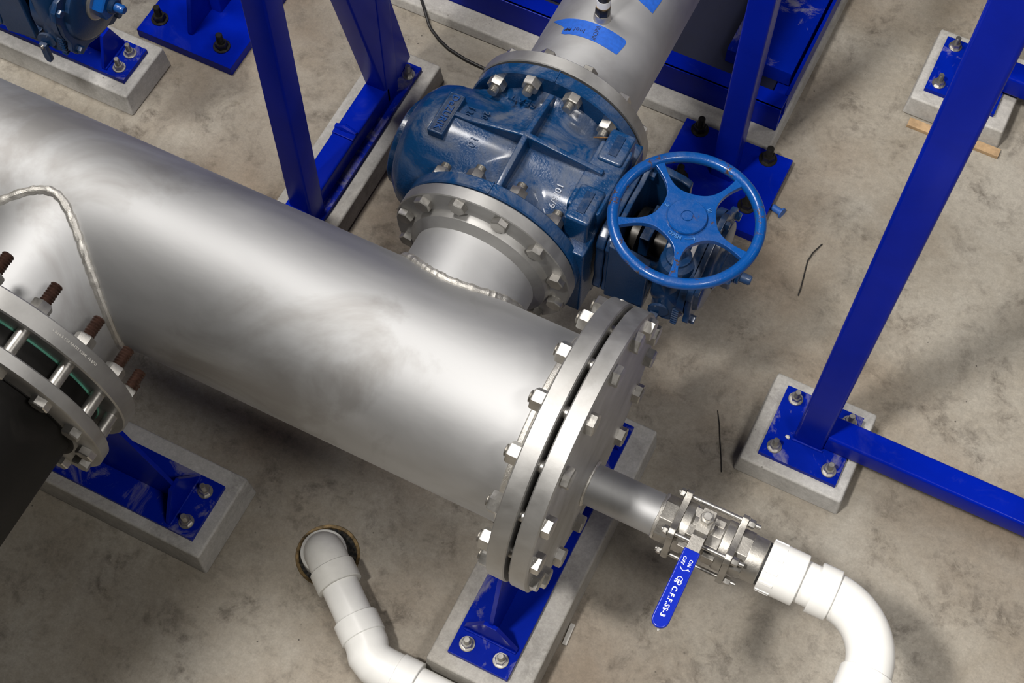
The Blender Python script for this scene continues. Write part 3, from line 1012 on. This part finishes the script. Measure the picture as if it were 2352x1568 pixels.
# rib along the flow and rib across it, meeting in a cross on top
rib([(-0.130, 0.10), (-0.130, 0.165), (-0.10, 0.172), (0.0, 0.182), (0.10, 0.172), (0.132, 0.165), (0.132, 0.10)], (XB, YC, HZ), (0, 1, 0), (0, 0, 1), 0.013)
rib([(-0.200, 0.10), (-0.200, 0.150), (-0.135, 0.152), (0.0, 0.182), (0.175, 0.160), (0.175, 0.10)], (XB, YC + 0.008, HZ), (1, 0, 0), (0, 0, 1), 0.013)
# name pad
zp = HZ + 0.1475
rt = Matrix.Rotation(math.radians(-4), 3, 'Y')
MB().box((-0.577, 0.495, zp - 0.012), (0.036, 0.108, 0.034), rt).build('name_pad', 'valve', pvv, 0.003, 3)
MB().box((-0.577, 0.495, zp + 0.0055), (0.028, 0.099, 0.001), rt).build('name_panel', 'gear', pvv)
lettering('DeZURIK', 0.0215, 0.004, (-0.577, 0.495, zp + 0.0065), (0, -1, 0), (1, 0, 0.07), 'wheel', pvv, 0.0003, 1.1, 'raised_lettering')
for tx, sz, p, rgt, up in (('SEAT', 0.026, (-0.452, 0.600, HZ + 0.139), (-1, 0, 0), (0, -1, 0.35)),
                           ('10', 0.024, (-0.500, 0.462, HZ + 0.1405), (0, -1, -0.25), (1, 0, 0)),
                           ('120', 0.020, (-0.538, 0.522, HZ + 0.1450), (0, -1, 0.1), (1, 0, 0)),
                           ('200', 0.020, (-0.505, 0.524, HZ + 0.1450), (0, -1, 0.1), (1, 0, 0)),
                           ('10/6/9', 0.019, (-0.292, 0.428, HZ + 0.1285), (0, -1, -0.55), (1, 0, 0))):
    lettering(tx, sz, 0.005, p, rgt, up, 'valve', pvv, 0.0002, 1.1, 'raised_lettering')
# round trunnion cover on the left end
MB().lathe([(0, 0), (0.095, 0), (0.098, 0.003), (0.098, 0.014), (0.094, 0.017), (0, 0.017)], (XB - 0.268, YC, HZ - 0.02), (-1, 0, 0), 48).build('end_cover', 'valve', pvv)
# bonnet block with slotted lugs on the right
bon = MB()
for (ya, yb, za, zb) in ((-0.150, 0.150, -0.150, 0.085), (-0.085, 0.085, -0.17, 0.150)):
    bon.prism([(ya, za), (yb, za), (yb, zb), (ya, zb)], (-0.262, YC, HZ), (0, 1, 0), (0, 0, 1), 0.074)
remeshed(bon, 'bonnet', 'valve', pvv, 0.005, 6)
MB().span((-0.252, YC - 0.120, HZ + 0.02), (-0.196, YC - 0.030, HZ + 0.158)).build('bonnet_lug', 'valve', pvv, 0.008, 3)
MB().span((-0.252, YC + 0.036, HZ + 0.02), (-0.196, YC + 0.118, HZ + 0.158)).build('bonnet_lug', 'valve', pvv, 0.008, 3)
MB().span((-0.2330, YC - 0.100, HZ + 0.1575), (-0.215, YC - 0.046, HZ + 0.1605)).build('slot', 'gear', pvv, 0.001)
MB().span((-0.2330, YC + 0.052, HZ + 0.1575), (-0.215, YC + 0.104, HZ + 0.1605)).build('slot', 'gear', pvv, 0.001)
for k in range(12):
    a = 2 * PI * (k + 0.5) / 12
    x, z = XB + 0.1805 * math.cos(a), HZ + 0.1805 * math.sin(a)
    rl = random.uniform(0, 1)
    put('nut', NUT_MED, along((x, YV1 - VT, z), (0, -1, 0), rl), pvv)
    put('nut', NUT_MED, along((x, YV0 + VT, z), (0, 1, 0), rl), pvv)
for y0, s_ in ((YV0, 1), (YV1 - VT, 1)):
    MB().span((XB - 0.0015, y0 - 0.0005, HZ + FR10 - 0.004), (XB + 0.0015, y0 + VT + 0.0005, HZ + FR10 + 0.0008)).build('casting_line', 'valve', pvv)


# ------------------------------------------------------------------ gear operator
def gear_operator(dx, dy, dz, label, wheel=True, group='worm gear operators'):
    g = thing('gear_operator', label, 'gearbox', (dx, YC + dy, HZ + dz), group)
    O = V((dx, YC + dy, HZ + dz))

    def P(x, y, z):
        return O + V((x, y, z))

    # adapter flange bolted to the bonnet
    lug = []
    for k in range(4):
        a = PI / 4 + k * PI / 2
        for da, r in ((-45, 0.112), (-20, 0.118), (-10, 0.140), (0, 0.146), (10, 0.140), (20, 0.118)):
            aa = a + math.radians(da)
            lug.append((r * math.cos(aa), r * math.sin(aa)))
    MB().prism(lug, P(-0.180, 0, 0), (0, 1, 0), (0, 0, 1), 0.020).build('adapter_flange', 'gear', g, 0.004, 3)
    MB().prism(lug, P(-0.158, 0, 0), (0, 1, 0), (0, 0, 1), 0.012).build('adapter_flange', 'gear', g, 0.003, 3)
    for k in range(4):
        a = PI / 4 + k * PI / 2
        put('gear_bolt', BOLT_GEAR, along(P(-0.146, 0.126 * math.cos(a), 0.126 * math.sin(a)), (1, 0, 0), 0.3), g)
    # yoke: two cheeks and webs, with an open window showing the stem
    MB().prism([(-0.150, -0.100), (-0.060, -0.080), (-0.060, 0.086), (-0.080, 0.096), (-0.150, 0.108)], P(0, -0.098, 0), (1, 0, 0), (0, 0, 1), 0.018).build('yoke_cheek', 'gear', g, 0.004, 3)
    MB().prism([(-0.150, -0.100), (-0.060, -0.080), (-0.060, 0.086), (-0.080, 0.096), (-0.150, 0.108)], P(0, 0.116, 0), (1, 0, 0), (0, 0, 1), 0.018).build('yoke_cheek', 'gear', g, 0.004, 3)
    MB().span(P(-0.150, -0.11, -0.10), P(-0.062, 0.11, -0.075)).build('yoke_floor', 'gear', g, 0.003)
    MB().cyl(P(-0.160, 0, 0), P(-0.040, 0, 0), 0.034, 32).build('stem', 'dark', g)
    MB().cyl(P(-0.135, 0, 0), P(-0.118, 0, 0), 0.060, 32).build('packing_gland', 'dark', g)
    MB().span(P(-0.112, -0.04, -0.01), P(-0.090, 0.05, 0.055)).build('gland_bar', 'gear', g, 0.003)
    # housing: round drum on the plug axis
    MB().lathe([(0, 0), (0.108, 0), (0.112, 0.004), (0.112, 0.060), (0.118, 0.062), (0.118, 0.078), (0, 0.078)], P(-0.050, 0.0, 0), (1, 0, 0), 64).build('housing', 'gear', g)
    cov = []
    for k in range(5):
        a = math.radians(78 + 72 * k)
        for da, r in ((-36, 0.118), (-18, 0.119), (-11, 0.134), (0, 0.139), (11, 0.134), (18, 0.119)):
            aa = a + math.radians(da)
            cov.append((r * math.cos(aa), r * math.sin(aa)))
    MB().prism(cov, P(0.0290, 0, 0), (0, 1, 0), (0, 0, 1), 0.014).build('cover_flange', 'gear', g, 0.003, 2)
    MB().lathe([(0, 0), (0.104, 0.0), (0.100, 0.010), (0.094, 0.013), (0.062, 0.017), (0, 0.017)], P(0.042, 0.0, 0), (1, 0, 0), 64).build('cover_plate', 'gear', g)
    MB().lathe([(0, 0), (0.048, 0), (0.048, 0.005), (0.044, 0.008), (0, 0.008)], P(0.058, 0, 0), (1, 0, 0), 40).build('thrust_washer', 'bolt' if not wheel else 'gear', g)
    MB().hexa(P(0.064, 0, 0), P(0.094, 0, 0), 0.064, 0.25).build('big_nut', 'wheel' if not wheel else 'gear', g)
    MB().thread(P(0.092, 0, 0), P(0.106, 0, 0), 0.019, 0.004, 24).build('threaded_collar', 'gear', g)
    MB().lathe([(0, 0), (0.011, 0), (0.011, 0.022), (0.0085, 0.026), (0, 0.026)], P(0.104, 0, 0), (1, 0, 0), 20).build('shaft_end', 'wheel' if not wheel else 'gear', g)
    for k in range(5):
        a = math.radians(78 + 72 * k)
        put('gear_bolt', BOLT_GEAR, along(P(0.043, 0.125 * math.cos(a), 0.125 * math.sin(a)), (1, 0, 0), 0.2 * k), g)
    # worm housing: upright drum in front of the drum axis
    wx, wy = -0.0135, -0.0735
    MB().lathe([(0, 0), (0.034, 0), (0.0385, 0.006), (0.0385, 0.185), (0.036, 0.195), (0.030, 0.200), (0.026, 0.204), (0.026, 0.212), (0, 0.212)], P(wx, wy, -0.102), (0, 0, 1), 48).build('worm_housing', 'gear', g)
    MB().lathe([(0, 0), (0.020, 0), (0.022, 0.002), (0.022, 0.008), (0, 0.008)], P(wx - 0.012, wy - 0.038, -0.060), (0.25, -1, 0.0), 24).build('grease_boss', 'gear', g)
    MB().prism([(-0.010, 0.02), (0.010, 0.02), (0.010, -0.036), (0.004, -0.044), (-0.006, -0.044), (-0.010, -0.036)], P(wx - 0.016, wy - 0.048, -0.085), (1, 0, 0), (0, 0, 1), 0.012).build('stop_tab', 'gear', g, 0.003)
    MB().tube([P(wx - 0.014, wy - 0.058, -0.068), P(wx - 0.014, wy - 0.064, -0.068)], 0.0045, 12).build('grease_nipple', 'bolt', g)
    ms = MB()
    for k in range(7):
        ms.span(P(wx + 0.018, wy - 0.0405 + 0.0004 * k, -0.098 + 0.0085 * k), P(wx + 0.032, wy - 0.028, -0.0955 + 0.0085 * k))
    ms.build('cast_marks', 'gear', g)
    # name tag on the housing top
    if wheel:
        an = math.radians(62)
        tg = Matrix.Rotation(math.radians(20), 3, 'X')
        MB().box(P(0.012, 0.0 - 0.036, 0.1075), (0.020, 0.050, 0.0015), Matrix.Rotation(math.radians(18.5), 3, 'X')).build('data_tag', 'plate', g)
    # shaft
    MB().cyl(P(wx, wy, 0.09), P(wx, wy, 0.255), 0.012, 20).build('input_shaft', 'gear', g)
    if wheel:
        hw = MB().lathe([(0, 0), (0.0375, 0), (0.0390, 0.0015), (0.0390, 0.0055), (0.0375, 0.0075), (0.0125, 0.0080), (0.0120, 0.0060), (0.0105, 0.0060), (0.0100, 0.0082), (0, 0.0086)], P(wx, wy, 0.2545), (0, 0, 1), 64).build('handwheel', 'wheel', g)
        MB().torus(P(wx, wy, 0.250), (0, 0, 1), 0.1425, 0.0112, 112, 18).build('rim', 'wheel', hw)
        ang = [136.5, 63.5, -11.5, -78.0, -151.0]
        ang = sorted(ang)
        out = []
        for i in range(5):
            a, b = ang[i], ang[(i + 1) % 5] + (360 if i == 4 else 0)
            mid, hf = math.radians((a + b) / 2), math.radians((b - a) / 2)
            ww = 0.0108
            phi = hf - ww / 0.138
            R_ = 0.1385
            u1, v1 = R_ * math.cos(phi), R_ * math.sin(phi)
            u0 = 0.0565
            kk = (u1 - u0) / (v1 ** 2.7)
            for q in range(25):
                s_ = -1 + 2 * q / 24
                s_ = math.copysign(abs(s_) ** 0.9, s_)
                vv = v1 * s_
                uu = u0 + kk * abs(vv) ** 2.7
                out.append((uu * math.cos(mid) - vv * math.sin(mid), uu * math.sin(mid) + vv * math.cos(mid)))
        MB().prism(out, P(wx, wy, 0.241), (1, 0, 0), (0, 1, 0), 0.0135).build('spokes', 'wheel', hw, 0.002, 2)
        c = P(wx, wy, 0.2556)

        def arc_text(tx, a0, size):
            def fn(co):
                a = math.radians(a0) + co.x / 0.048
                r_ = 0.0475 - co.y
                return V((c.x + r_ * math.cos(a), c.y + r_ * math.sin(a), c.z + co.z))
            lettering(tx, size, 0.0018, None, None, None, 'worn', hw, 0.0003, 1.1, 'raised_lettering', fn)
        arc_text('OPEN', -97, 0.0105)
        arc_text('2', 170, 0.011)
        arc_text('III', 46, 0.011)
        ar = [V((c.x + 0.0475 * math.cos(math.radians(a)), c.y + 0.0475 * math.sin(math.radians(a)), c.z)) for a in range(-72, -44, 4)]
        mb2 = MB().tube(ar, 0.0011, 8)
        mb2.tube([ar[-1] + V((-0.005, 0.001, 0)), ar[-1], ar[-1] + V((0.001, -0.006, 0))], 0.0011, 8)
        mb2.build('open_arrow', 'worn', hw)
    return g


gear_operator(0.0, 0.0, 0.0, 'blue worm gearbox topped by a five-spoke handwheel, right of the plug valve')
gear_operator(-1.553, 0.012, 0.0, 'blue worm gearbox cut off by the upper left corner', False)
vb = thing('plug_valve', 'sliver of a second blue valve body at the far upper left corner', 'valve', (-2.0, 0.507, HZ))
mb = MB().lathe([(0, -0.2), (0.150, -0.2), (0.152, 0.10), (0.170, 0.115), (0.170, 0.165), (0, 0.165)], (-1.93, 0.507, HZ), (1, 0, 0), 48)
mb.build('body', 'valve', vb)
for a in (-115, -60, -10, 40):
    aa = math.radians(a)
    put('gear_bolt', BOLT_GEAR, along((-1.765, 0.507 + 0.150 * math.cos(aa), HZ + 0.150 * math.sin(aa)), (1, 0, 0), 0.3) @ Matrix.Scale(1.7, 4), vb)

# ------------------------------------------------------------------ riser pipe beyond the valve
rp = thing('outlet_pipe', 'brushed steel pipe leaving the valve toward the top edge', 'pipe', (XB, 1.6, HZ))
Y2 = 0.6657
MB().lathe([(R10, 0), (R10, 2.4)], (XB, Y2 + 0.01, HZ), (0, 1, 0), 96).build('barrel', 'steel', rp)
MB().lathe([(R10 - 0.006, 0), (FR10 - 0.002, 0), (FR10, 0.002), (FR10, T10 - 0.002), (FR10 - 0.002, T10), (R10 + 0.026, T10), (R10 + 0.020, T10 + 0.018), (R10 + 0.006, T10 + 0.026), (R10 - 0.002, T10 + 0.030)], (XB, Y2, HZ), (0, 1, 0), 112).build('flange', 'ring', rp)
for k in range(12):
    a = 2 * PI * (k + 0.5) / 12
    put('flange_bolt', BOLT_MED, along((XB + 0.1805 * math.cos(a), Y2 + T10, HZ + 0.1805 * math.sin(a)), (0, 1, 0), random.uniform(0, 1)), rp)
SY = 0.876
MB().lathe([(0.020, -0.006), (0.0195, 0.004), (0.0180, 0.012), (0.0165, 0.016), (0, 0.016)], (XB, SY, HZ + R10), (0, 0, 1), 32).build('weld_boss', 'weld', rp)
sn = thing('pipe_sensor', 'small threaded sensor with a white label screwed into the outlet pipe', 'sensor', (XB, SY, HZ + R10 + 0.015))
zs = HZ + R10 + 0.0155
MB().hexa((XB, SY, zs), (XB, SY, zs + 0.024), 0.029).build('hex_fitting', 'dark', sn)
MB().lathe([(0.0150, 0), (0.0165, 0.002), (0.0165, 0.005), (0, 0.006)], (XB, SY, zs + 0.0235), (0, 0, 1), 32).build('copper_washer', 'brass', sn)
MB().cyl((XB, SY, zs + 0.028), (XB, SY, zs + 0.049), 0.0155, 32).build('label_band', 'white', sn)
MB().cyl((XB, SY, zs + 0.048), (XB, SY, zs + 0.11), 0.0150, 32).build('sensor_body', 'dark', sn)


# ------------------------------------------------------------------ painter's tape on the outlet pipe
def on_pipe(ang_deg, y, lift):
    a = math.radians(ang_deg)
    r_ = R10 + lift
    return V((XB + r_ * math.sin(a), y, HZ + r_ * math.cos(a)))


def tape(left, right, label):
    """left/right: y ranges along the strip, as functions of the angle"""
    mb = MB()
    lo = []
    for (a, ya, yb) in left:
        lo.append([mb.bm.verts.new(on_pipe(a, ya, 0.0004)), mb.bm.verts.new(on_pipe(a, yb, 0.0004)), mb.bm.verts.new(on_pipe(a, yb, 0.0010)), mb.bm.verts.new(on_pipe(a, ya, 0.0010))])
    for p, q in zip(lo[:-1], lo[1:]):
        for k in range(4):
            j = (k + 1) % 4
            mb.bm.faces.new((p[k], p[j], q[j], q[k]))
    mb.bm.faces.new(lo[0])
    mb.bm.faces.new(lo[-1][::-1])
    o = mb.build('masking_tape', 'tape')
    return tag(o, label, 'tape', 'blue masking tape on the outlet pipe')


st = [(-49, 0.852, 0.8535), (-44, 0.846, 0.854), (-38, 0.838, 0.8545), (-32.5, 0.832, 0.855), (-29.5, 0.826, 0.855), (-29, 0.810, 0.855), (-25, 0.808, 0.855)]
st += [(a, 0.810, 0.855) for a in range(-20, 25, 5)] + [(26, 0.811, 0.8555), (28.2, 0.811, 0.8555), (29.5, 0.826, 0.854), (30.6, 0.842, 0.850)]
tp = tape(st, None, 'curved strip of blue tape with handwriting, across the pipe below the sensor')


def pipe_ink(a0, y0, rot):
    def fn(co):
        c, s_ = math.cos(rot), math.sin(rot)
        u, v = co.x * c - co.y * s_, co.x * s_ + co.y * c
        return on_pipe(a0 + math.degrees(u / R10), y0 + v, 0.0011 + co.z)
    return fn


lettering('Inol', 0.016, 0.0003, None, None, None, 'ink', tp, 0.0, 1.1, 'handwriting', pipe_ink(-13, 0.826, PI))
lettering('IBOPI0', 0.0135, 0.0003, None, None, None, 'ink', tp, 0.0, 1.0, 'handwriting', pipe_ink(2.5, 0.832, PI / 2 + 0.1))
MB().tube([on_pipe(-27 + k * 0.9 + (1.2 if k % 2 else 0), 0.818 + 0.008 * (k % 2), 0.0012) for k in range(7)], 0.0014, 6).build('ink_blot', 'ink', tp)
st2 = [(a, 0.985, 1.030) for a in range(-10, 20, 5)] + [(20, 0.962, 1.030), (26, 0.960, 1.030), (33, 0.959, 1.030), (38.5, 0.958, 1.028), (39.2, 0.975, 1.026), (40, 1.0, 1.02)]
tape(st2, None, 'torn end of blue tape at the very top of the outlet pipe')

# ------------------------------------------------------------------ small things lying about
o = MB().tube([(-1.22, 1.50, 0.0365), (-1.165, 1.39, 0.0365), (-1.133, 1.325, 0.0365), (-1.105, 1.294, 0.036), (-1.082, 1.272, 0.012), (-1.067, 1.26, 0.006), (-1.03, 1.238, 0.006), (-0.99, 1.221, 0.006), (-0.93, 1.209, 0.006), (-0.867, 1.205, 0.006), (-0.78, 1.215, 0.006), (-0.66, 1.23, 0.006)], 0.0045, 10).build('cable', 'wire')
tag(o, 'thin black cable curving over the floor toward the valve', 'cable')
o = MB().tube([(0.200, 1.097, 0.003), (0.188, 1.060, 0.006), (0.184, 1.032, 0.004), (0.189, 1.0, 0.003), (0.193, 0.978, 0.003), (0.198, 0.945, 0.005), (0.200, 0.923, 0.003)], 0.0016, 8).build('wire_offcut', 'wire')
tag(o, 'bent bit of black wire on the floor right of the handwheel', 'wire', 'wire offcuts on the floor')
o = MB().tube([(0.140, 0.526, 0.002), (0.160, 0.490, 0.003), (0.176, 0.455, 0.003), (0.196, 0.415, 0.003), (0.213, 0.377, 0.002)], 0.0013, 8).build('wire_offcut', 'wire')
tag(o, 'straight bit of black wire left of the square right pad', 'wire', 'wire offcuts on the floor')
c = V((0.055, 1.137, 0.010))
ax = V((0.8, -0.25, 0.1)).normalized()
pg = thing('plastic_plug', 'little blue plastic plug lying beside the thick base plate', 'plug', c)
MB().cyl(c - ax * 0.017, c + ax * 0.012, 0.0095, 20).build('stem', 'cap', pg)
MB().cyl(c + ax * 0.012, c + ax * 0.016, 0.0150, 24).build('head', 'cap', pg)
for (x0, x1, y, lb) in ((0.272, 0.36, 1.582, 'pale wood shim left of the tall right post, by the whitish pad'), (0.46, 0.532, 1.592, 'reddish wood shim right of the tall right post, by the whitish pad')):
    o = MB().box(((x0 + x1) / 2, y - 0.012, 0.006), (x1 - x0, 0.028, 0.012)).build('wood_shim', 'wood', None, 0.001)
    tag(o, lb, 'wood', 'wood shims beside the whitish pad')
o = MB().box((0.051, -0.160, 0.004), (0.012, 0.055, 0.006), Matrix.Rotation(math.radians(3), 3, 'Z')).build('mortar_chip', 'paper', None, 0.002)
tag(o, 'pale sliver of mortar on the floor along the front pad', 'debris')
o = MB().tube([(-0.281, 0.584, 0.860), (-0.26, 0.592, 0.862), (-0.240, 0.600, 0.864), (-0.232, 0.612, 0.863), (-0.237, 0.600, 0.862), (-0.236, 0.588, 0.860)], 0.0016, 8).build('wire_tie', 'rustwire')
tag(o, 'rusty tie wire lying on the blue valve under the right nut', 'wire')
for (x, y, r_, lb) in ((0.235, -0.055, 0.005, 'pale crumb of mortar on the floor left of the lever'), (0.325, 0.497, 0.007, 'pale crumb stuck at the foot of the near right post')):
    o = MB()
    bmesh.ops.create_icosphere(o.bm, subdivisions=1, radius=r_)
    for v in o.bm.verts:
        v.co *= random.uniform(0.7, 1.1)
    bmesh.ops.translate(o.bm, vec=(x, y, 0.003 if y < 0.4 else 0.090), verts=o.bm.verts[:])
    tag(o.build('mortar_crumb', 'paper'), lb, 'debris')
